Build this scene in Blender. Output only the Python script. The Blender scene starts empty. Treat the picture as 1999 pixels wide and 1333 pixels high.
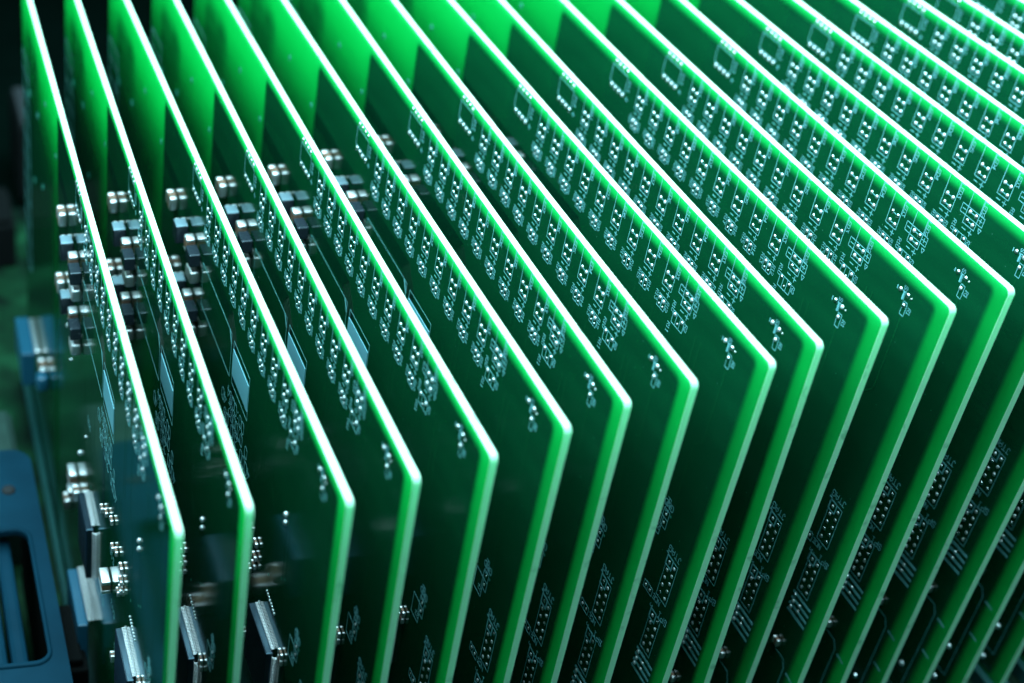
import bpy, bmesh, math, random
from mathutils import Vector, Matrix

# 1 Blender unit = 1 cm; every measure below is given in millimetres and scaled by MM
MM = 0.1
H = 168.0          # height of a circuit board, mm (its top edge lies at z = H)
sc = bpy.context.scene
COL = sc.collection
rnd = random.Random(7)

# ------------------------------------------------------------------ camera
R = [[0.9929760157609542, -0.11572821870279465, -0.024609175511616455],
     [-0.09018628745780766, -0.6057110567326904, -0.7905571132475786],
     [0.07658371679450426, 0.787223662720853, -0.611893650215694]]
CP = (-235.0493, -262.9725, 195.0776)
cam_d = bpy.data.cameras.new('camera')
cam = bpy.data.objects.new('camera', cam_d)
COL.objects.link(cam)
right, up, back = Vector(R[0]), -Vector(R[1]), -Vector(R[2])
M = Matrix((right, up, back)).transposed().to_4x4()
M.translation = Vector((CP[0], CP[1], CP[2] + H)) * MM
cam.matrix_world = M
cam_d.sensor_width = 36
cam_d.lens = 2995.02 / 1999 * 36
cam_d.shift_x = 948.5 / 1999
cam_d.shift_y = 164.7 / 1999
cam_d.clip_start = 0.5
cam_d.clip_end = 800
cam_d.dof.use_dof = True
cam_d.dof.focus_distance = 37.9
cam_d.dof.aperture_fstop = 0.101
sc.camera = cam

# ------------------------------------------------------------------ world, lamps, exposure
world = bpy.data.worlds.new('World')
sc.world = world
world.use_nodes = True
bg = world.node_tree.nodes['Background']
bg.inputs[0].default_value = (0.06, 0.42, 0.48, 1)
bg.inputs[1].default_value = 0.40


def area(name, loc, target, sx, sy, power, color, spread=180):
    d = bpy.data.lights.new(name, 'AREA')
    d.shape = 'RECTANGLE'
    d.size, d.size_y = sx * MM, sy * MM
    d.energy = power
    d.color = color
    d.spread = math.radians(spread)
    o = bpy.data.objects.new(name, d)
    COL.objects.link(o)
    o.location = Vector(loc) * MM
    o.rotation_euler = (Vector(target) * MM - o.location).to_track_quat('-Z', 'Y').to_euler()
    return o


area('overhead_softbox', (25, 140, H + 185), (10, 135, H), 420, 680, 138000, (0.52, 0.86, 0.96))
area('side_softbox', (-620, 120, H - 40), (-180, 60, H - 70), 620, 420, 9000, (0.62, 0.90, 0.95))

sc.view_settings.view_transform = 'Standard'
sc.view_settings.look = 'None'
sc.view_settings.exposure = 0
sc.view_settings.gamma = 1
sc.view_settings.use_curve_mapping = False
sc.render.engine = 'CYCLES'
sc.cycles.max_bounces = 14
sc.cycles.diffuse_bounces = 8
sc.cycles.glossy_bounces = 5
sc.cycles.transmission_bounces = 8
sc.cycles.sample_clamp_indirect = 6
sc.cycles.use_denoising = True
sc.cycles.caustics_reflective = False

# ------------------------------------------------------------------ materials


def new_mat(name):
    m = bpy.data.materials.new(name)
    m.use_nodes = True
    nt = m.node_tree
    nt.nodes.clear()
    out = nt.nodes.new('ShaderNodeOutputMaterial')
    return m, nt, out


def principled(nt, color, rough=0.4, metal=0.0, spec=0.5, coat=0.0):
    p = nt.nodes.new('ShaderNodeBsdfPrincipled')
    p.inputs['Base Color'].default_value = (*color, 1)
    p.inputs['Roughness'].default_value = rough
    p.inputs['Metallic'].default_value = metal
    p.inputs['Specular IOR Level'].default_value = spec
    p.inputs['Coat Weight'].default_value = coat
    p.inputs['Coat Roughness'].default_value = 0.08
    return p


def simple(name, color, rough=0.4, metal=0.0, spec=0.5, coat=0.0, var=0.15, scale=3.0, bump=0.0, tint=None):
    m, nt, out = new_mat(name)
    p = principled(nt, color, rough, metal, spec, coat)
    if tint:
        p.inputs['Specular Tint'].default_value = (*tint, 1)
    tc = nt.nodes.new('ShaderNodeTexCoord')
    nz = nt.nodes.new('ShaderNodeTexNoise')
    nz.inputs['Scale'].default_value = scale
    nz.inputs['Detail'].default_value = 4
    nt.links.new(tc.outputs['Object'], nz.inputs['Vector'])
    mx = nt.nodes.new('ShaderNodeMix')
    mx.data_type = 'RGBA'
    mx.inputs[6].default_value = tuple(c * (1 - var) for c in color) + (1,)
    mx.inputs[7].default_value = tuple(min(1, c * (1 + var)) for c in color) + (1,)
    nt.links.new(nz.outputs['Fac'], mx.inputs[0])
    nt.links.new(mx.outputs[2], p.inputs['Base Color'])
    if bump:
        b = nt.nodes.new('ShaderNodeBump')
        b.inputs['Strength'].default_value = bump
        b.inputs['Distance'].default_value = 0.02
        nt.links.new(nz.outputs['Fac'], b.inputs['Height'])
        nt.links.new(b.outputs[0], p.inputs['Normal'])
    nt.links.new(p.outputs[0], out.inputs[0])
    return m


def laminate():
    """green solder mask over glass laminate; buried copper planes stop the light, the copper-free border lets it through; a painted fade darkens the lower rear"""
    m, nt, out = new_mat('solder_mask_laminate')
    N, L = nt.nodes.new, nt.links.new
    tc = N('ShaderNodeTexCoord')
    sep = N('ShaderNodeSeparateXYZ')
    L(tc.outputs['Object'], sep.inputs[0])

    def math_(op, a, b=None):
        n = N('ShaderNodeMath')
        n.operation = op
        for i, v in enumerate((a, b)):
            if v is None:
                continue
            if isinstance(v, (int, float)):
                n.inputs[i].default_value = v
            else:
                L(v, n.inputs[i])
        return n.outputs[0]

    def plane(u0, u1, v0, v1, r, soft):
        cu, cv, bu, bv = [x * MM for x in ((u0 + u1) / 2, (v0 + v1) / 2 + H, (u1 - u0) / 2 - r, (v1 - v0) / 2 - r)]
        qx = math_('SUBTRACT', math_('ABSOLUTE', math_('SUBTRACT', sep.outputs['Y'], cu)), bu)
        qy = math_('SUBTRACT', math_('ABSOLUTE', math_('SUBTRACT', sep.outputs['Z'], cv)), bv)
        ax, ay = math_('MAXIMUM', qx, 0.0), math_('MAXIMUM', qy, 0.0)
        ln = math_('SQRT', math_('ADD', math_('MULTIPLY', ax, ax), math_('MULTIPLY', ay, ay)))
        d = math_('SUBTRACT', math_('ADD', ln, math_('MINIMUM', math_('MAXIMUM', qx, qy), 0.0)), r * MM)
        mr = N('ShaderNodeMapRange')
        mr.interpolation_type = 'SMOOTHSTEP'
        mr.inputs['From Min'].default_value = -soft * MM
        mr.inputs['From Max'].default_value = soft * MM * 0.4
        mr.inputs['To Min'].default_value = 1
        mr.inputs['To Max'].default_value = 0
        L(d, mr.inputs['Value'])
        return mr.outputs[0]
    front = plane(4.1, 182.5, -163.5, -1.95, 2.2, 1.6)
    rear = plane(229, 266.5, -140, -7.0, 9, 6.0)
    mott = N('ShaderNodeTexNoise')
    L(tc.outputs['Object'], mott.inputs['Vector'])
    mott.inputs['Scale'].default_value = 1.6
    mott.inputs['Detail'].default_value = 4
    low_fade = plane(184, 300, -175, -18, 6, 26.0)  # no copper here: fading of the light with depth, painted into the mask
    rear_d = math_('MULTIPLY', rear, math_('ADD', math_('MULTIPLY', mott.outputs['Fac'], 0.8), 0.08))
    copper = math_('MAXIMUM', front, math_('MAXIMUM', rear_d, math_('MULTIPLY', low_fade, 0.8)))  # the copper planes plus the painted light fade
    # routed traces and a signal area: faint darker streaks in the mask over the copper
    wv = N('ShaderNodeTexNoise')
    mp = N('ShaderNodeMapping')
    mp.inputs['Scale'].default_value = (0.5, 0.35, 1.6)
    L(tc.outputs['Object'], mp.inputs['Vector'])
    L(mp.outputs[0], wv.inputs['Vector'])
    wv.inputs['Scale'].default_value = 1.3
    wv.inputs['Detail'].default_value = 5
    fine = N('ShaderNodeTexNoise')
    L(tc.outputs['Object'], fine.inputs['Vector'])
    fine.inputs['Scale'].default_value = 30
    fine.inputs['Detail'].default_value = 3
    cr = N('ShaderNodeMix')
    cr.data_type = 'RGBA'
    cr.inputs[6].default_value = (0.0012, 0.036, 0.014, 1)
    cr.inputs[7].default_value = (0.002, 0.062, 0.022, 1)
    L(wv.outputs['Fac'], cr.inputs[0])
    oi = N('ShaderNodeObjectInfo')
    sc_ = N('ShaderNodeVectorMath')
    sc_.operation = 'SCALE'
    sc_.inputs[0].default_value = (13, 29, 41)
    L(oi.outputs['Random'], sc_.inputs['Scale'])
    ad = N('ShaderNodeVectorMath')
    L(tc.outputs['Object'], ad.inputs[0])
    L(sc_.outputs[0], ad.inputs[1])
    vo = N('ShaderNodeTexVoronoi')
    vo.inputs['Scale'].default_value = 2.6
    L(ad.outputs[0], vo.inputs['Vector'])
    sp = math_('MULTIPLY', math_('LESS_THAN', vo.outputs['Distance'], 0.035), 0.45)
    du = N('ShaderNodeMix')
    du.data_type = 'RGBA'
    L(sp, du.inputs[0])
    L(cr.outputs[2], du.inputs[6])
    du.inputs[7].default_value = (0.10, 0.30, 0.24, 1)
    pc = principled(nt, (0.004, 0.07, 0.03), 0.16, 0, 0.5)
    L(du.outputs[2], pc.inputs['Base Color'])
    rr = N('ShaderNodeMapRange')
    rr.inputs['To Min'].default_value = 0.06
    rr.inputs['To Max'].default_value = 0.13
    L(fine.outputs['Fac'], rr.inputs['Value'])
    L(rr.outputs[0], pc.inputs['Roughness'])
    bp_ = N('ShaderNodeBump')
    bp_.inputs['Strength'].default_value = 0.05
    bp_.inputs['Distance'].default_value = 0.01
    L(fine.outputs['Fac'], bp_.inputs['Height'])
    L(bp_.outputs[0], pc.inputs['Normal'])
    # copper-free laminate
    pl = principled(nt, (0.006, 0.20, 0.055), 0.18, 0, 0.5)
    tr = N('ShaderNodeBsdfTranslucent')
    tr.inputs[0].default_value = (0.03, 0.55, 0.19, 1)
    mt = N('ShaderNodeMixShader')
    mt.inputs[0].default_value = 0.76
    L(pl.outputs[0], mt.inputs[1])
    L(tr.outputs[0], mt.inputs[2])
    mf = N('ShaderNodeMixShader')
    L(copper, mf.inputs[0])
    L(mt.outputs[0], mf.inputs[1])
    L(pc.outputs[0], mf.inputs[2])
    L(mf.outputs[0], out.inputs[0])
    return m


def cut_edge():
    m, nt, out = new_mat('cut_laminate_edge')
    N, L = nt.nodes.new, nt.links.new
    p = principled(nt, (0.62, 0.80, 0.52), 0.45, 0, 0.4)
    tc = N('ShaderNodeTexCoord')
    nz = N('ShaderNodeTexNoise')
    nz.inputs['Scale'].default_value = 26
    nz.inputs['Detail'].default_value = 5
    L(tc.outputs['Object'], nz.inputs['Vector'])
    mx = N('ShaderNodeMix')
    mx.data_type = 'RGBA'
    mx.inputs[6].default_value = (0.62, 0.90, 0.70, 1)
    mx.inputs[7].default_value = (0.86, 0.98, 0.84, 1)
    L(nz.outputs['Fac'], mx.inputs[0])
    oi = N('ShaderNodeObjectInfo')
    sc_ = N('ShaderNodeVectorMath')
    sc_.operation = 'SCALE'
    sc_.inputs[0].default_value = (31, 17, 53)
    L(oi.outputs['Random'], sc_.inputs['Scale'])
    ad = N('ShaderNodeVectorMath')
    L(tc.outputs['Object'], ad.inputs[0])
    L(sc_.outputs[0], ad.inputs[1])
    n2 = N('ShaderNodeTexNoise')
    n2.inputs['Scale'].default_value = 2.2
    n2.inputs['Detail'].default_value = 3
    L(ad.outputs[0], n2.inputs['Vector'])
    r2 = N('ShaderNodeMapRange')
    r2.inputs['From Min'].default_value = 0.62
    r2.inputs['From Max'].default_value = 0.70
    r2.inputs['To Max'].default_value = 0.75
    L(n2.outputs['Fac'], r2.inputs['Value'])
    m2 = N('ShaderNodeMix')
    m2.data_type = 'RGBA'
    L(r2.outputs[0], m2.inputs[0])
    L(mx.outputs[2], m2.inputs[6])
    m2.inputs[7].default_value = (0.30, 0.36, 0.33, 1)
    L(m2.outputs[2], p.inputs['Base Color'])
    b = N('ShaderNodeBump')
    b.inputs['Strength'].default_value = 0.4
    b.inputs['Distance'].default_value = 0.008
    L(nz.outputs['Fac'], b.inputs['Height'])
    L(b.outputs[0], p.inputs['Normal'])
    tr = N('ShaderNodeBsdfTranslucent')
    tr.inputs[0].default_value = (0.3, 0.95, 0.6, 1)
    ms = N('ShaderNodeMixShader')
    ms.inputs[0].default_value = 0.5
    L(p.outputs[0], ms.inputs[1])
    L(tr.outputs[0], ms.inputs[2])
    L(ms.outputs[0], out.inputs[0])
    return m


def circuit_ground():
    m, nt, out = new_mat('mottled_backplane_mask')
    N, L = nt.nodes.new, nt.links.new
    tc = N('ShaderNodeTexCoord')
    nz = N('ShaderNodeTexNoise')
    nz.inputs['Scale'].default_value = 0.42
    nz.inputs['Detail'].default_value = 6
    L(tc.outputs['Object'], nz.inputs['Vector'])
    rp = N('ShaderNodeValToRGB')
    e = rp.color_ramp.elements
    e[0].position, e[0].color = 0.38, (0.001, 0.005, 0.003, 1)
    e[1].position, e[1].color = 0.66, (0.008, 0.060, 0.024, 1)
    x = rp.color_ramp.elements.new(0.54)
    x.color = (0.003, 0.026, 0.010, 1)
    L(nz.outputs['Fac'], rp.inputs[0])
    p = principled(nt, (0, 0, 0), 0.5, 0, 0.15)
    L(rp.outputs[0], p.inputs['Base Color'])
    L(p.outputs[0], out.inputs[0])
    return m


MT = {
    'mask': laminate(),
    'edge': cut_edge(),
    'silk': simple('white_legend_ink', (0.14, 0.42, 0.45), 0.55, var=0.08, scale=20),
    'solder': simple('bright_solder', (0.78, 0.84, 0.86), 0.34, 1.0, var=0.06, scale=12),
    'tin': simple('tinned_terminal', (0.86, 0.87, 0.88), 0.44, 1.0, var=0.08, scale=10),
    'sticker': simple('white_label_film', (0.20, 0.52, 0.62), 0.30, 0, 0.5, 0.3, var=0.04, scale=4),
    'ceramic': simple('brown_ceramic', (0.20, 0.115, 0.075), 0.45, var=0.2, scale=8),
    'ferrite': simple('dark_grey_ferrite', (0.014, 0.020, 0.028), 0.24, 0, 1.0, var=0.2, scale=8, bump=0.08, tint=(0.7, 0.92, 1.0)),
    'epoxy': simple('black_moulded_epoxy', (0.010, 0.014, 0.022), 0.28, 0, 1.0, var=0.2, scale=14, bump=0.1, tint=(0.45, 0.8, 1.0)),
    'blueplast': simple('blue_plastic', (0.012, 0.10, 0.17), 0.35, 0, 0.6, var=0.1),
    'bracket': simple('blue_painted_steel', (0.003, 0.028, 0.048), 0.6, 0.0, 0.04, 0.0, var=0.35, scale=0.8),
    'slot': simple('teal_slot_plastic', (0.011, 0.066, 0.062), 0.5, 0, 0.2, var=0.1),
    'dark': simple('dark_plastic', (0.003, 0.004, 0.004), 0.8, 0, 0.06, var=0.3),
    'grey': simple('dull_grey_metal', (0.022, 0.024, 0.026), 0.7, 0.0, 0.1, var=0.2),
    'table': simple('dark_tabletop', (0.001, 0.004, 0.003), 0.95, 0, 0.0, var=0.4, scale=0.5),
    'ground': circuit_ground(),
    'trace': simple('trace_under_mask', (0.0006, 0.016, 0.009), 0.14, 0, 0.5, var=0.1),
    'trace_light': simple('light_trace_under_mask', (0.0028, 0.062, 0.022), 0.14, 0, 0.5, var=0.1),
    'hgrey': simple('grey_green_plastic', (0.02, 0.05, 0.04), 0.6, 0, 0.2, var=0.5, scale=1.5),
    'lit_top': simple('lit_top_blue_grey', (0.34, 0.50, 0.58), 0.4, 1.0, var=0.1, scale=6),  # bright tone for the lit upper side of the inductors
    'via': simple('dull_green_pad', (0.02, 0.20, 0.15), 0.5, var=0.2),
    'beige': simple('beige_ceramic', (0.50, 0.36, 0.24), 0.5, var=0.1),
}

# joints differ in shine from one to the next
_nt = MT['solder'].node_tree
_p = next(n for n in _nt.nodes if n.type == 'BSDF_PRINCIPLED')
_oi = _nt.nodes.new('ShaderNodeObjectInfo')
_mr = _nt.nodes.new('ShaderNodeMapRange')
_mr.inputs['To Min'].default_value = 0.22
_mr.inputs['To Max'].default_value = 0.62
_nt.links.new(_oi.outputs['Random'], _mr.inputs['Value'])
_nt.links.new(_mr.outputs[0], _p.inputs['Roughness'])

# ------------------------------------------------------------------ mesh helpers
# local frame of a board: u = distance from its front edge (towards +y), v = height above its top edge (negative),
# h = height above its left face (towards -x)


def P(u, v, h=0.0):
    return (-h * MM, u * MM, (v + H) * MM)


class MB:
    def __init__(self):
        self.v, self.f, self.m = [], [], []

    def add(self, verts, faces, mi=0):
        o = len(self.v)
        self.v += verts
        self.f += [tuple(i + o for i in f) for f in faces]
        self.m += [mi] * len(faces)

    def box(self, u0, u1, v0, v1, h0, h1, bev=0.0, mi=0, seg=2):
        bm = bmesh.new()
        bmesh.ops.create_cube(bm, size=1)
        for w in bm.verts:
            w.co = Vector(P(u0 + (w.co.x + .5) * (u1 - u0), v0 + (w.co.y + .5) * (v1 - v0), h0 + (w.co.z + .5) * (h1 - h0)))
        if bev:
            bmesh.ops.bevel(bm, geom=bm.edges[:], offset=bev * MM, segments=seg, affect='EDGES', profile=0.5)
        bmesh.ops.recalc_face_normals(bm, faces=bm.faces[:])
        bm.verts.index_update()
        self.add([tuple(w.co) for w in bm.verts], [tuple(w.index for w in f.verts) for f in bm.faces], mi)
        bm.free()

    def line(self, a, b, w=0.2, h=0.04, mi=0):
        w = w * 0.82 if w < 0.3 else w
        (u0, v0), (u1, v1) = a, b
        du, dv = u1 - u0, v1 - v0
        l = math.hypot(du, dv) or 1e-6
        nu, nv = -dv / l * w / 2, du / l * w / 2
        eu, ev = du / l * w / 2, dv / l * w / 2
        q = [(u0 - eu + nu, v0 - ev + nv), (u0 - eu - nu, v0 - ev - nv), (u1 + eu - nu, v1 + ev - nv), (u1 + eu + nu, v1 + ev + nv)]
        self.add([P(x, y, 0.015) for x, y in q] + [P(x, y, h) for x, y in q],
                 [(4, 5, 6, 7), (0, 1, 5, 4), (1, 2, 6, 5), (2, 3, 7, 6), (3, 0, 4, 7)], mi)

    def poly(self, pts, w=0.2, close=False, h=0.04, mi=0):
        n = len(pts)
        for i in range(n if close else n - 1):
            self.line(pts[i], pts[(i + 1) % n], w, h, mi)

    def rect(self, u0, v0, u1, v1, w=0.2, h=0.04):
        self.poly([(u0, v0), (u1, v0), (u1, v1), (u0, v1)], w, True, h)

    def dome(self, u, v, r, hh, n=14, rings=4, ru=None, mi=0):
        ru = ru or r
        vs, fs = [], []
        for k in range(rings):
            a = k / rings * math.pi / 2
            for i in range(n):
                t = 2 * math.pi * i / n
                vs.append(P(u + ru * math.cos(a) * math.cos(t), v + r * math.cos(a) * math.sin(t), 0.01 + hh * math.sin(a)))
        vs.append(P(u, v, 0.01 + hh))
        for k in range(rings - 1):
            for i in range(n):
                j = (i + 1) % n
                fs.append((k * n + i, k * n + j, (k + 1) * n + j, (k + 1) * n + i))
        for i in range(n):
            fs.append(((rings - 1) * n + i, (rings - 1) * n + (i + 1) % n, rings * n))
        self.add(vs, fs, mi)

    def mesh(self, name, mats, smooth=False):
        me = bpy.data.meshes.new(name)
        me.from_pydata(self.v, [], self.f)
        for m in mats:
            me.materials.append(MT[m])
        me.polygons.foreach_set('material_index', self.m)
        bm = bmesh.new()
        bm.from_mesh(me)
        bmesh.ops.recalc_face_normals(bm, faces=bm.faces[:])
        bm.to_mesh(me)
        bm.free()
        if smooth:
            me.polygons.foreach_set('use_smooth', [True] * len(me.polygons))
        me.update()
        return me


# stroke font on a 4 x 6 grid
G = {
    '0': [[(0, 1), (0, 5), (1, 6), (3, 6), (4, 5), (4, 1), (3, 0), (1, 0), (0, 1)]],
    '1': [[(1, 5), (2, 6), (2, 0)], [(1, 0), (3, 0)]],
    '2': [[(0, 5), (1, 6), (3, 6), (4, 5), (4, 4), (0, 0), (4, 0)]],
    '3': [[(0, 6), (4, 6), (2, 4), (4, 2.5), (4, 1), (3, 0), (1, 0), (0, 1)]],
    '4': [[(3, 0), (3, 6), (0, 2), (4, 2)]],
    '5': [[(4, 6), (0, 6), (0, 3.5), (3, 3.5), (4, 2.5), (4, 1), (3, 0), (0, 0)]],
    '6': [[(4, 6), (1.5, 5), (0, 3), (0, 1), (1, 0), (3, 0), (4, 1), (4, 2.5), (3, 3.2), (0, 3)]],
    '7': [[(0, 6), (4, 6), (1.5, 0)]],
    '8': [[(1, 3.2), (0, 4), (0, 5), (1, 6), (3, 6), (4, 5), (4, 4), (3, 3.2), (1, 3.2), (0, 2.2), (0, 1), (1, 0), (3, 0), (4, 1), (4, 2.2), (3, 3.2)]],
    '9': [[(0, 0), (2.5, 1), (4, 3), (4, 5), (3, 6), (1, 6), (0, 5), (0, 3.8), (1, 3), (4, 3)]],
    'L': [[(0, 6), (0, 0), (4, 0)]],
    'E': [[(4, 6), (0, 6), (0, 0), (4, 0)], [(0, 3), (3, 3)]],
    'D': [[(0, 0), (0, 6), (2.5, 6), (4, 4.5), (4, 1.5), (2.5, 0), (0, 0)]],
    'R': [[(0, 0), (0, 6), (3, 6), (4, 5), (4, 4), (3, 3), (0, 3)], [(2, 3), (4, 0)]],
    'S': [[(4, 5), (3, 6), (1, 6), (0, 5), (0, 4), (1, 3.2), (3, 2.8), (4, 2), (4, 1), (3, 0), (1, 0), (0, 1)]],
    'J': [[(1, 6), (4, 6)], [(3, 6), (3, 1), (2, 0), (1, 0), (0, 1)]],
    'T': [[(0, 6), (4, 6)], [(2, 6), (2, 0)]],
    'A': [[(0, 0), (0, 4), (2, 6), (4, 4), (4, 0)], [(0, 2.4), (4, 2.4)]],
    'G': [[(4, 5), (3, 6), (1, 6), (0, 5), (0, 1), (1, 0), (3, 0), (4, 1), (4, 3), (2.5, 3)]],
    'N': [[(0, 0), (0, 6), (4, 0), (4, 6)]],
    'C': [[(4, 5), (3, 6), (1, 6), (0, 5), (0, 1), (1, 0), (3, 0), (4, 1)]],
    'P': [[(0, 0), (0, 6), (3, 6), (4, 5), (4, 4), (3, 3), (0, 3)]],
    'I': [[(2, 0), (2, 6)], [(1, 0), (3, 0)], [(1, 6), (3, 6)]],
    'V': [[(0, 6), (2, 0), (4, 6)]],
    'Q': [[(0, 1), (0, 5), (1, 6), (3, 6), (4, 5), (4, 1), (3, 0), (1, 0), (0, 1)], [(2.5, 1.5), (4, 0)]],
    '-': [[(0.5, 3), (3.5, 3)]],
    '+': [[(0, 3), (4, 3)], [(2, 1), (2, 5)]],
    ':': [[(2, 1), (2, 1.6)], [(2, 4), (2, 4.6)]],
    ' ': [],
}


def text(mb, s, u, v, size, mode, w=0.17, gap=1.75):
    """mode 'flip': reads towards the back, upside down; 'down': reads downwards, letter tops towards the front edge"""
    k = size / 6
    for i, c in enumerate(s):
        for st in G[c]:
            pts = []
            for x, y in st:
                a, b = (x + i * (4 + gap)) * k, y * k
                pts.append((u + a, v - b) if mode == 'flip' else (u - b, v - a))
            mb.poly(pts, w)


PART = {}       # (name, variant) -> list of (name, mesh, [children])


def part(name, mb, mats, smooth=False, children=()):
    return (name, mb.mesh(name, mats, smooth), list(children))


DOME = {}


def solder(pts, r=0.62, hh=0.5, name='solder_joint'):
    """one small dome per joint, every joint an object of its own (joints of one size share their mesh)"""
    res = []
    for p in pts:
        rr = p[2] if len(p) > 2 else r
        key = (name, round(rr, 2), round(hh, 2))
        if key not in DOME:
            mb = MB()
            mb.dome(0, -H, rr * 0.9, hh * 0.7 * rr / r, n=12, rings=4)
            DOME[key] = mb.mesh(name, ['via' if name in ('rear_pad', 'via') else 'solder'], True)
        res.append((name, DOME[key], [], P(p[0], p[1], 0)))
    return res


parts = []
T = 1.6
L_BOARD = 281.0

# substrate: rounded rectangle slab
mb = MB()
bm = bmesh.new()


def outline(inset):
    r = 1.6
    pts = []
    for cu, cv, a0 in ((r, -r, 90), (r, -H + r, 180), (L_BOARD - r, -H + r, 270), (L_BOARD - r, -r, 0)):
        for k in range(7):
            a = math.radians(a0 + k * 15)
            pts.append((cu + (r - inset) * math.cos(a), cv + (r - inset) * math.sin(a)))
    return pts


rings = [(outline(0.12), 0.0), (outline(0.0), -0.12), (outline(0.0), -T + 0.12), (outline(0.12), -T)]
n = len(rings[0][0])
vs = [P(u, v, h) for ring, h in rings for u, v in ring]
fs, ms = [], []
for k in range(3):
    for i in range(n):
        j = (i + 1) % n
        fs.append((k * n + i, k * n + j, (k + 1) * n + j, (k + 1) * n + i))
        ms.append(1)
fs.append(tuple(range(n)))
fs.append(tuple(range(3 * n, 4 * n)))
ms += [0, 0]
mb.v, mb.f, mb.m = vs, fs, ms
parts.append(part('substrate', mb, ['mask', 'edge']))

# legend ink that belongs to no footprint: outlines, the printed code, designators


def ink(name, fn):
    mb = MB()
    fn(mb)
    parts.append(part(name, mb, ['silk']))


ink('component_outline', lambda m: m.rect(126.2, -22.6, 92.0, -35.6, 0.22))
ink('component_outline', lambda m: m.rect(89.5, -23.0, 73.1, -35.6, 0.22))
ink('outline_mark', lambda m: m.line((94.0, -22.9), (92.2, -25.2), 0.9))


def code(m):
    text(m, '00:0QS4', 75.2, -38.6, 3.4, 'flip', 0.24, 0.5)
    text(m, '0 0700S2 4D', 70.6, -42.9, 3.4, 'flip', 0.24, 0.5)
    text(m, '4000 2V0 0S', 67.2, -47.2, 3.4, 'flip', 0.24, 0.5)


ink('printed_code', code)
ink('connector_outline', lambda m: m.poly([(12.5, -121.3), (8.4, -121.3), (6.9, -123.6), (6.9, -156.2), (14, -156.2)], 0.26))
for v in (-124, -136.7):
    ink('outline_mark', lambda m: m.line((5.2, v), (2.4, v - 0.4), 0.55))


def rear(m):
    m.rect(262, -24, 279, -104, 0.4)
    for k in range(9):
        m.line((263, -30 - 8 * k), (278, -30 - 8 * k), 0.3)


ink('connector_outline', rear)
for tx, u, v, sz, md in (('R21', 112, -60, 2.0, 'flip'), ('C10', 69, -70, 2.2, 'flip'), ('C12', 66, -86, 2.2, 'flip'),
                         ('C14', 84, -99, 2.2, 'flip'), ('R31', 60, -96, 2.2, 'flip'), ('R33', 20, -54, 1.6, 'down')):
    ink('printed_code', lambda m: text(m, tx, u, v, sz, md))
ink('component_outline', lambda m: m.rect(24, -60, 19.5, -66))

# copper traces that show faintly through the mask
for k in range(5):
    mb = MB()
    o_ = 0.95 * k
    mb.poly([(181, -17.0 - o_), (93 + o_, -17.0 - o_), (87.2 + o_ * 0.6, -22.6 - o_), (87.2 + o_ * 0.6 - 1.0, -68)], 0.62, False, 0.025)
    parts.append(part('copper_trace', mb, ['trace']))
for k, (u, v0, v1, d) in enumerate(((58, -16, -66, 5), (55.5, -16, -64, 5), (48, -16, -60, -4), (28, -12, -52, 6), (25.6, -12, -50, 6), (13.8, -11, -58, 3),
                                    (104, -50, -80, 6), (122, -50, -90, -6), (170, -28, -70, 8), (176, -22, -64, 8))):
    mb = MB()
    vm = v0 + (v1 - v0) * 0.45
    mb.poly([(u, v0), (u, vm), (u + d, vm - abs(d)), (u + d, v1)], 0.45, False, 0.025)
    parts.append(part('copper_trace', mb, ['trace_light']))
    parts.extend(solder([(u + d, v1, 0.45)], 0.62, 0.12, 'via'))

mb = MB()
mb.box(73.5, 89.6, -33.1, -25.4, 0.02, 0.14)
parts.append(part('label_patch', mb, ['sticker']))

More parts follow.
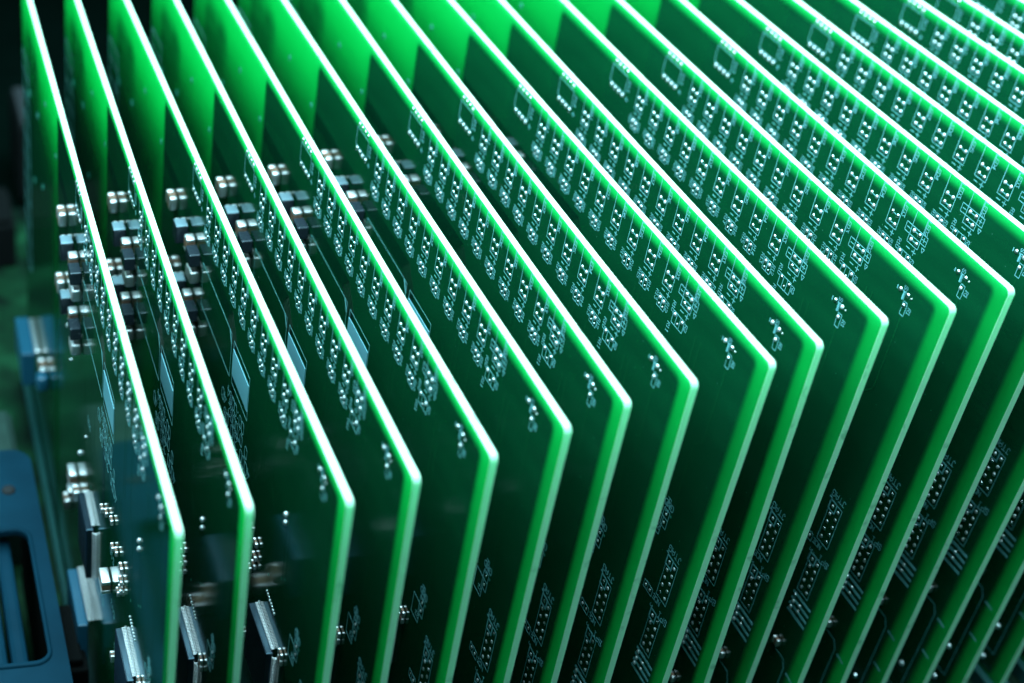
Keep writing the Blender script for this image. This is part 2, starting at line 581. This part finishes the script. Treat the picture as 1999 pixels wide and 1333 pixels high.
# ten LED footprints along the top edge
for k in range(10):
    n_ = k + 2
    L0 = 37.2 + 9.80 * k
    R0 = L0 - 4.62
    mb = MB()
    mb.poly([(L0, -0.1), (L0, -8.8), (R0, -8.8), (R0, -0.1)], 0.22)
    text(mb, 'LED%d' % n_, L0 - 4.9, -0.35, 1.25, 'down', 0.17, 0.9)
    mb.line((L0 - 1.9, -5.2), (L0 - 3.1, -5.2), 0.24)
    mb.line((L0 - 1.9, -7.7), (L0 - 3.1, -7.7), 0.24)
    mb.line((L0 - 0.5, -10.05), (L0 - 1.85, -10.05), 0.26)
    mb.line((L0 - 3.0, -10.05), (L0 - 4.4, -10.05), 0.24)
    mb.line((L0 - 3.7, -9.3), (L0 - 3.7, -10.8), 0.24)
    pads = [(L0 - 1.25, -5.15), (L0 - 3.65, -5.2), (L0 - 1.3, -7.65), (L0 - 3.6, -7.75)]
    if k == 0:
        mb.rect(39.4, -4.3, 30.4, -6.7, 0.2)
        mb.line((38.8, -5.5), (37.6, -5.5), 0.22)
        mb.line((32.2, -5.5), (30.9, -5.5), 0.22)
        mb.line((31.55, -4.9), (31.55, -6.1), 0.22)
        mb.poly([(31.4, -7.4), (30.2, -7.4), (30.8, -8.6)], 0.2, True)
        mb.rect(39.15, -11.6, 33.8, -14.9, 0.2)
        mb.line((37.4, -11.6), (37.4, -14.9), 0.2)
        mb.line((35.6, -11.6), (35.6, -14.9), 0.2)
        text(mb, 'R10', 40.4, -9.6, 1.2, 'down', 0.16, 0.9)
        text(mb, 'R2', 33.4, -11.9, 1.2, 'down', 0.16, 0.9)
        text(mb, 'R11', 40.5, -15.6, 1.2, 'down', 0.16, 0.9)
        pads += [(38.35, -12.3, 0.58), (34.7, -12.45, 0.58), (36.5, -13.9, 0.3)]
    else:
        mb.rect(L0 - 0.05, -11.5, L0 - 1.75, -14.9, 0.16)
        mb.rect(L0 - 1.95, -11.5, L0 - 3.65, -14.9, 0.16)
        text(mb, 'R%d' % (2 * n_ + 7), L0 + 1.6, -11.4, 1.15, 'down', 0.14, 0.9)
        text(mb, 'R%d' % (2 * n_ + 6), L0 - 4.0, -11.6, 1.15, 'down', 0.14, 0.9)
        pads += [(L0 - 0.85, -12.45, 0.6), (L0 - 2.7, -12.6, 0.6), (L0 - 0.9, -14.1, 0.34), (L0 - 2.75, -14.1, 0.34)]
    parts.append(part('led_footprint', mb, ['silk'], False, solder(pads)))

# eight-hole chip footprint behind the LEDs
mb = MB()
mb.rect(142.7, -2.6, 132.8, -8.0, 0.24)
mb.line((131.6, -8.9), (130.2, -8.9), 0.25)
mb.line((130.9, -8.2), (130.9, -9.6), 0.25)
text(mb, 'D12', 131.6, -3.4, 1.2, 'down')
pads = [(141.4 - 2.5 * i, -8.8, 0.72) for i in range(4)] + [(141.2 - 2.5 * i, -1.35, 0.72) for i in range(4)]
parts.append(part('chip_footprint', mb, ['silk'], False, solder(pads, 0.62, 0.45)))

# two ten-pin header footprints


def header(u, v, word, side, tu, tv):
    mb = MB()
    mb.poly([(u + 1.3, v - 1.3), (u + 1.3, v - 11.7), (u - 3.8, v - 11.7), (u - 3.8, v + 1.4), (u - 1.2, v + 1.4)], 0.22)
    mb.rect(u + 1.4, v + 1.45, u - 1.4, v - 1.45, 0.42)
    text(mb, word, u - tu, v + tv, 1.75, 'flip', 0.22, 1.35)
    if side:
        text(mb, side, u + 2.3, v + 2.4, 1.1, 'down', 0.17)
    pads = [(u - 2.54 * i, v - 2.54 * j, 0.56) for i in (0, 1) for j in range(5)]
    return part('header_footprint', mb, ['silk'], False, solder(pads, 0.62, 0.34))


parts.append(header(11.9, -68.65, 'JTAG', '4', 4.0, 4.4))
parts.append(header(11.85, -87.0, 'SPI', '3', 6.2, 3.5))
mb = MB()
mb.rect(20.2, -57.5, 17.45, -62.8, 0.2)
mb.line((20.2, -60.1), (17.45, -60.1), 0.2)
text(mb, 'GND', 16.6, -54.9, 1.75, 'flip', 0.22, 1.2)
text(mb, '22', 19.6, -63.6, 1.2, 'flip', 0.17)
parts.append(part('ground_footprint', mb, ['silk'], False, solder([(18.8, -58.8, 0.4), (18.8, -61.4, 0.4)], 0.62, 0.4)))
mb = MB()
mb.rect(19.2, -80.9, 14.8, -83.2, 0.2)
mb.line((17.2, -80.9), (17.2, -83.2), 0.2)
text(mb, 'NCE', 10.6, -81.2, 1.5, 'flip', 0.2, 1.0)
parts.append(part('jumper_footprint', mb, ['silk'], False, solder([(16.0, -82.05, 0.45), (18.2, -82.05, 0.45)], 0.62, 0.4)))
mb = MB()
mb.rect(14.7, -7.3, 13.2, -10.8, 0.2)
text(mb, 'S1', 16.0, -3.9, 1.15, 'down', 0.2, 0.8)
text(mb, 'R1', 12.6, -8.0, 1.15, 'down', 0.2, 0.8)
mb.line((15.6, -5.6), (15.6, -7.2), 0.5)
mb.line((15.1, -5.6), (15.1, -7.2), 0.2)
mb.line((18.3, -5.2), (18.3, -5.9), 0.3)
parts.append(part('switch_footprint', mb, ['silk'], False,
                  solder([(17.1, -5.5, 0.66), (14.1, -5.5, 0.66), (12.7, -5.6, 0.3), (14.35, -8.4, 0.6)])))
mb = MB()
for i in range(4):
    v = -100.4 - 2.1 * i
    mb.line((13.6, v), (5.7, v), 0.75)
parts.append(part('resistor_footprint', mb, ['silk'], False,
                  solder([(12.9 - 0.2 * (i % 2), -101.2 - 2.1 * i, 0.62) for i in range(3)] + [(9.8, -102.4 - 2.1 * i, 0.5) for i in range(2)])))
parts.extend(solder([(43.9 - 1.02 * i, -65.3 - 0.1 * i, 0.42) for i in range(8)], 0.62, 0.7, 'resistor_array'))
parts.extend(solder([(35.6, -33.6, 0.8), (35.4, -35.9, 0.8)], 0.62, 0.7, 'test_pin'))
parts.extend(solder([(9.9, -147, 0.95), (9.9, -160, 0.95)], 0.62, 0.7, 'mounting_pin'))
parts.extend(solder([(260, -32.3, 1.7), (234.3, -28, 1.4), (212.6, -13.5, 1.2), (186, -17.2, 1.1), (247, -58, 1.3), (222, -47, 1.2)],
                    0.62, 0.2, 'rear_pad'))


def cap(u0, u1, v0, v1, h1, axis='u', t=1.1, body='ceramic', h0=0.1, name='ceramic_capacitor', bev=0.35):
    b = MB()
    te = MB()
    if axis == 'u':
        b.box(u0 + t, u1 - t, v0, v1, h0 + 0.1, h1 - 0.1, 0.12)
        te.box(u0, u0 + t, v0 - 0.1, v1 + 0.1, h0, h1, bev, 0, 3)
        te2 = MB()
        te2.box(u1 - t, u1, v0 - 0.1, v1 + 0.1, h0, h1, bev, 0, 3)
    else:
        b.box(u0, u1, v0 + t, v1 - t, h0 + 0.1, h1 - 0.1, 0.12)
        te.box(u0 - 0.1, u1 + 0.1, v1 - t, v1, h0, h1, bev, 0, 3)
        te2 = MB()
        te2.box(u0 - 0.1, u1 + 0.1, v0, v0 + t, h0, h1, bev, 0, 3)
    return part(name, b, [body], False, [part('terminal', te, ['tin'], True), part('terminal', te2, ['tin'], True)])


def inductor(u0, u1, v0, v1, h1):
    b = MB()
    b.box(u0, u1, v0, v1, 0.4, h1, 0.3, 0, 2)
    te = MB()
    te.box(u1 - 0.5, u1 + 0.9, v1 - 2.0, v1 - 0.2, 0.1, 1.6, 0.3, 0, 3)
    te.box(u1 - 0.4, u1 + 0.7, v1 - 1.6, v1 - 0.1, 2.0, 3.4, 0.3, 0, 3)
    cl = MB()
    cl.box(u0 + 0.25, u1 - 0.25, v1 - 0.2, v1 + 0.14, 0.6, h1 - 0.15, 0.1)  # thin bright plate added to make the upper side look lit
    return part('power_inductor', b, ['ferrite'], False, [part('terminal', te, ['tin'], True), part('lit_top_plate', cl, ['lit_top'])])


def chip(u0, u1, v0, v1, h0, h1, pitch, hp, ext, name='flat_chip', front=True, body='epoxy'):
    b = MB()
    b.box(u0, u1, v0, v1, h0, h1, 0.35, 0, 2)
    pn = MB()
    w = pitch * 0.38
    k = u0 + 0.9
    while k < u1 - 0.7:
        pn.box(k, k + w, v1 - 0.1, v1 + ext * 0.55, hp * 0.75, hp, 0.04)
        pn.box(k, k + w, v1 + ext * 0.4, v1 + ext * 0.6, 0.15, hp, 0.04)
        pn.box(k, k + w, v1 + ext * 0.45, v1 + ext, 0.02, 0.25, 0.04)
        k += pitch
    kids = [part('pin_row', pn, ['tin'])]
    if front:
        pf = MB()
        k = v1 - 0.9
        while k > v0 + 0.7:
            pf.box(u0 - ext * 0.55, u0 + 0.1, k - w, k, hp * 0.75, hp, 0.04)
            pf.box(u0 - ext * 0.6, u0 - ext * 0.4, k - w, k, 0.15, hp, 0.04)
            pf.box(u0 - ext, u0 - ext * 0.45, k - w, k, 0.02, 0.25, 0.04)
            k -= pitch
        kids.append(part('pin_row', pf, ['tin']))
    return part(name, b, [body], False, kids)


# two identical regulator groups, 17.7 mm apart
parts.append(cap(159.6, 165.6, -25.5, -21.6, 2.5, 'u', 1.9, bev=0.6))
parts.append(cap(163.6, 169.6, -50.5, -46.4, 2.5, 'u', 1.9, bev=0.6))
for dv in (0.0, -17.7):
    parts.append(inductor(143.3, 147.9, -26.6 + dv, -21.2 + dv, 4.0))
    parts.append(cap(135.3, 138.6, -25.2 + dv, -20.6 + dv, 2.8, 'v', 1.1, bev=0.5))
    b = MB()
    b.box(128.9, 134.8, -31.0 + dv, -27.2 + dv, 0.1, 3.0, 0.8, 0, 4)
    parts.append(part('crystal_can', b, ['tin'], True))
    b = MB()
    b.box(128.0, 133.6, -25.0 + dv, -21.2 + dv, 0.3, 3.4, 0.3)
    parts.append(part('power_inductor', b, ['ferrite'], False))
parts.extend(solder([(157.6, -57.6, 0.9), (131.0, -84.4, 0.9), (152, -66, 0.6), (120, -70, 0.5)], 0.62, 0.8, 'solder_joint'))
# lower group
parts.append(cap(135.6, 141.4, -101.0, -96.4, 2.7, 'v', 1.2, bev=0.5))
parts.append(chip(99.2, 115.4, -104.5, -86.2, 0.5, 2.8, 0.65, 1.1, 1.3))
parts.append(cap(129.4, 133.4, -101.8, -98.2, 2.2, 'u', 1.1))
parts.append(cap(150.0, 154.6, -122.6, -118.8, 2.3, 'u', 1.2, bev=0.5))
parts.append(cap(143.0, 147.0, -112.6, -109.0, 2.0, 'v', 1.0))
parts.append(chip(97.5, 121.5, -138, -121.2, 2.2, 5.2, 0.8, 2.2, 1.8, 'edge_socket', False, 'blueplast'))
parts.append(cap(71.0, 76.8, -83.6, -79.4, 2.7, 'v', 1.3, bev=0.4))
parts.append(cap(61.6, 63.8, -99.4, -97.2, 1.4, 'u', 0.6, bev=0.2))
parts.append(chip(32.4, 50.2, -93.2, -75.0, 0.5, 2.5, 0.5, 1.0, 1.1))
parts.append(cap(26.2, 28.9, -70.9, -69.4, 0.9, 'u', 0.7, bev=0.2))
parts.append(cap(26.2, 28.9, -73.0, -71.5, 0.9, 'u', 0.7, bev=0.2))
for v in (-58.9, -63.3, -66.1):
    parts.append(cap(53.6, 56.4, v - 1.2, v, 1.0, 'u', 0.8, bev=0.2))
for u, v in ((62.5, -60.5), (70.5, -57.2), (68.0, -64.0), (58.4, -70.2), (79.0, -62.0), (86.0, -66.5)):
    parts.append(cap(u - 1.2, u + 1.2, v - 1.3, v, 1.0, 'u', 0.65, bev=0.2))
parts.append(cap(11.0, 13.6, -119.0, -117.0, 1.4, 'u', 0.8, bev=0.3))
b = MB()
b.box(232.0, 256.0, -133, -119.2, 2.4, 7.2, 0.4, 0, 3)
te = MB()
te.box(233.0, 255.0, -121.5, -119.0, 0.1, 2.4, 0.7, 0, 4)
parts.append(part('transformer', b, ['blueplast'], False, [part('terminal', te, ['tin'], True)]))
b = MB()
b.box(209.5, 214.5, -120, -114.2, 0.2, 4.2, 1.2, 0, 4)
parts.append(part('coil', b, ['blueplast'], True))
# components on the far (right-hand) face, seen mirrored in the next board
for u, v, bo in ((79, -96, 'beige'), (92, -112, 'beige')):
    parts.append(cap(u, u + 5.2, v - 3.4, v, -T - 2.8, 'u', 1.1, bo, -T - 0.1, 'ceramic_capacitor', 0.3))
b = MB()
b.box(66, 84, -92, -78, -T - 0.4, -T - 2.4, 0.3)
parts.append(part('flat_chip', b, ['blueplast']))
parts.append(cap(214.5, 222.5, -117, -114.0, 2.6, 'u', 2.4, bev=0.5))


# ------------------------------------------------------------------ the setting
def setting(name, mb, mats, kind='structure'):
    o = bpy.data.objects.new(name, mb.mesh(name, mats))
    COL.objects.link(o)
    o['kind'] = kind
    return o


def thing_props(o, label, cat, group=None):
    o['label'] = label
    o['category'] = cat
    if group:
        o['group'] = group
    return o


def wbox(mb, x0, x1, y0, y1, z0, z1, bev=0.0, mi=0):
    """world-aligned box in mm"""
    mb.box(y0, y1, z0 - H, z1 - H, -x1, -x0, bev, mi)


mb = MB()
wbox(mb, -900, 900, -500, 1400, -16, -6)
setting('tabletop', mb, ['table'])
mb = MB()
wbox(mb, -330, 260, -90, 372, -5.9, -0.05, 0.3)
bp_o = bpy.data.objects.new('backplane_board', mb.mesh('backplane_board', ['ground']))
COL.objects.link(bp_o)
thing_props(bp_o, 'mottled green backplane board lying flat under the row of upright boards', 'circuit board')

# ------------------------------------------------------------------ the boards
BOARDS = [(-186.44, -49.39, -0.5, 0.41), (-171.65, -44.4, -0.6, -0.21), (-152.0, -45.34, 0.3, 0.01), (-137.05, -40.36, 0.13, -0.19),
          (-119.65, -35.8, 0.41, -0.13), (-101.62, -29.32, 0.52, 0.17), (-86.08, -22.84, -0.15, -0.07), (-69.33, -18.3, 0.02, -0.16),
          (-49.82, -14.08, 0.58, 0.35), (-36.22, -8.79, 0.01, -0.84), (-17.4, -2.24, -0.07, -0.04), (0.0, 0.0, -0.01, 0.01),
          (17.18, 4.9, -0.63, -0.17), (36.37, 11.26, 0.03, -0.05), (54.13, 14.08, 0.17, 0.52), (70.42, 18.61, 0.0, 0.0),
          (89.83, 24.36, 0.0, 0.0), (104.3, 29.0, 0.0, 0.0), (121.0, 33.0, 0.1, 0.0), (137.5, 38.0, -0.1, 0.1)]
ORD = ['leftmost', 'second', 'third', 'fourth', 'fifth', 'sixth', 'seventh', 'eighth', 'ninth', 'tenth', 'eleventh', 'twelfth',
       'thirteenth', 'fourteenth', 'fifteenth', 'sixteenth', 'seventeenth', 'third from last', 'second from last', 'rightmost']


def link_part(p, parent):
    name, me, kids = p[:3]
    o = bpy.data.objects.new(name, me)
    COL.objects.link(o)
    o.parent = parent
    if len(p) > 3:
        o.location = p[3]
    for k in kids:
        link_part(k, o)


def copy_tree(o, parent=None):
    c = o.copy()
    COL.objects.link(c)
    c.parent = parent
    for ch in KIDS[o.name]:
        copy_tree(ch, c)
    return c


first = bpy.data.objects.new('circuit_board', None)
COL.objects.link(first)
first.empty_display_size = 0.5
for p in parts:
    link_part(p, first)
KIDS = {o.name: [] for o in COL.objects}
for o in COL.objects:
    if o.parent:
        KIDS[o.parent.name].append(o)

slot_first = bpy.data.objects.new('card_slot', None)
COL.objects.link(slot_first)
for x0, x1 in ((-2.6, -0.35), (T + 0.35, T + 2.6)):
    mb = MB()
    mb.box(-3.5, 284, -H, -H + 4.6, -x1, -x0, 0.25)
    o = bpy.data.objects.new('slot_wall', mb.mesh('slot_wall', ['slot']))
    COL.objects.link(o)
    o.parent = slot_first
    KIDS[o.name] = []
KIDS['card_slot'] = [o for o in COL.objects if o.parent == slot_first]

for i, (x, y, yaw, roll) in enumerate(BOARDS):
    b = first if i == 0 else copy_tree(first)
    s = slot_first if i == 0 else copy_tree(slot_first)
    Rm = Matrix.Rotation(math.radians(yaw), 3, 'Z') @ Matrix.Rotation(math.radians(roll), 3, 'Y')
    top = Vector((x, y, H))
    base = top - Rm @ Vector((0, 0, H))
    b.location = base * MM
    b.rotation_euler = Rm.to_euler()
    s.location = Vector((base.x, base.y, 0)) * MM
    s.rotation_euler = (0, 0, math.radians(yaw))
    o_ = ORD[i]
    where = {0: 'leftmost of the upright row, its component side open',
             17: 'third from the right end of the upright row', 18: 'second from the right end of the upright row',
             19: 'rightmost of the upright row'}.get(i, o_ + ' from the left in the upright row')
    thing_props(b, 'green circuit board, ' + where, 'circuit board', 'circuit boards standing in a row')
    w2 = {0: 'leftmost circuit board', 17: 'third circuit board from the right end', 18: 'second circuit board from the right end',
          19: 'rightmost circuit board'}.get(i, o_ + ' circuit board from the left')
    thing_props(s, 'teal plastic slot under the ' + w2, 'card slot', 'card slots under the boards')

# ------------------------------------------------------------------ blue bracket at lower left and blurred equipment
br = bpy.data.objects.new('metal_bracket', None)
COL.objects.link(br)
thing_props(br, 'blue metal bracket with a long rounded slot standing left of the boards', 'bracket')
# slotted top plate, 55 mm above the backplane
bm = bmesh.new()


def rrect(x0, x1, y0, y1, r, k=6):
    pts = []
    for cx, cy, a0 in ((x1 - r, y1 - r, 0), (x0 + r, y1 - r, 90), (x0 + r, y0 + r, 180), (x1 - r, y0 + r, 270)):
        for i in range(k + 1):
            a = math.radians(a0 + 90 * i / k)
            pts.append((cx + r * math.cos(a), cy + r * math.sin(a)))
    return pts


PZ = H - 110
outer = rrect(-236, -197.4, 6, 118, 7.0)
inner = rrect(-222, -202.6, 25, 79, 4.0)
nn = len(outer)
vs = []
for z in (PZ, PZ - 1.6):
    vs += [(x * MM, y * MM, z * MM) for x, y in outer] + [(x * MM, y * MM, z * MM) for x, y in inner]
fs = []
for i in range(nn):
    j = (i + 1) % nn
    fs += [(i, j, nn + j, nn + i), (2 * nn + i, 3 * nn + i, 3 * nn + j, 2 * nn + j),
           (i, 2 * nn + i, 2 * nn + j, j), (nn + i, nn + j, 3 * nn + j, 3 * nn + i)]
mb = MB()
mb.v, mb.f, mb.m = vs, fs, [0] * len(fs)
o = bpy.data.objects.new('slotted_plate', mb.mesh('slotted_plate', ['bracket']))
COL.objects.link(o)
o.parent = br
rim_o, rim_i = rrect(-223.2, -201.4, 23.8, 80.2, 5.2), rrect(-222.1, -202.5, 24.9, 79.1, 4.1)
vs, fs = [], []
for ring, z in ((rim_o, PZ + 0.02), (rim_o, PZ + 0.5), (rim_i, PZ + 0.9), (rim_i, PZ - 1.5)):
    vs += [(x * MM, y * MM, z * MM) for x, y in ring]
for k in range(3):
    for i in range(nn):
        j = (i + 1) % nn
        fs.append((k * nn + i, k * nn + j, (k + 1) * nn + j, (k + 1) * nn + i))
mb = MB()
mb.v, mb.f, mb.m = vs, fs, [0] * len(fs)
o = bpy.data.objects.new('slot_rim', mb.mesh('slot_rim', ['bracket'], True))
COL.objects.link(o)
o.parent = br
mb = MB()
mb.dome(0, -H, 2.2, 1.2, 16, 4)
me_ = mb.mesh('screw', ['grey'], True)
for x, y in ((-206, 98), (-207, 12)):
    o = bpy.data.objects.new('screw', me_)
    COL.objects.link(o)
    o.parent = br
    o.location = (x * MM, y * MM, PZ * MM)
    o.rotation_euler = (0, math.radians(90), 0)
for x0, x1 in ((-236, -234), (-201.2, -199.2)):
    mb = MB()
    wbox(mb, x0, x1, 8, 116, 0, PZ - 1.7, 0.2)
    o = bpy.data.objects.new('side_wall', mb.mesh('side_wall', ['dark']))
    COL.objects.link(o)
    o.parent = br
mb = MB()
wbox(mb, -212.4, -207.6, 20, 84, PZ - 14, PZ - 6, 1.5)
o = bpy.data.objects.new('inner_bar', mb.mesh('inner_bar', ['bracket']))
COL.objects.link(o)
o.parent = br
mb = MB()
wbox(mb, -219, -213.4, 20, 84, PZ - 14, PZ - 5, 1.5)
o = bpy.data.objects.new('inner_bar', mb.mesh('inner_bar', ['bracket']))
COL.objects.link(o)
o.parent = br


def module(name, label, cat, x0, x1, y0, y1, z1, mat, lid, group=None):
    e = bpy.data.objects.new(name, None)
    COL.objects.link(e)
    e.location = Vector(((x0 + x1) / 2, (y0 + y1) / 2, 0)) * MM
    thing_props(e, label, cat, group)
    for nm, a, bb, mt, ins in (('housing', 0, z1 - 3, mat, 0), ('lid', z1 - 2.9, z1, lid, 1.5)):
        mb = MB()
        wbox(mb, x0 + ins, x1 - ins, y0 + ins, y1 - ins, a, bb, 0.8)
        o = bpy.data.objects.new(nm, mb.mesh(nm, [mt]))
        COL.objects.link(o)
        o.parent = e
        o.matrix_parent_inverse = Matrix.Translation(-e.location)
    return e


module('connector_housing', 'grey green connector housing behind the blue bracket', 'connector', -232, -198, 126, 172, 34, 'hgrey', 'hgrey')
module('connector_block', 'black connector block between the blue bracket and the leftmost board', 'connector', -197.0, -189.5, 40, 66, 40, 'dark', 'dark')
module('relay_module', 'grey lidded module in the dark behind the second board', 'module', -172, -150, 380, 420, 40, 'dark', 'grey')
module('power_module', 'dark module behind the leftmost boards at the top left corner', 'module', -215, -180, 320, 352, 24, 'dark', 'dark')
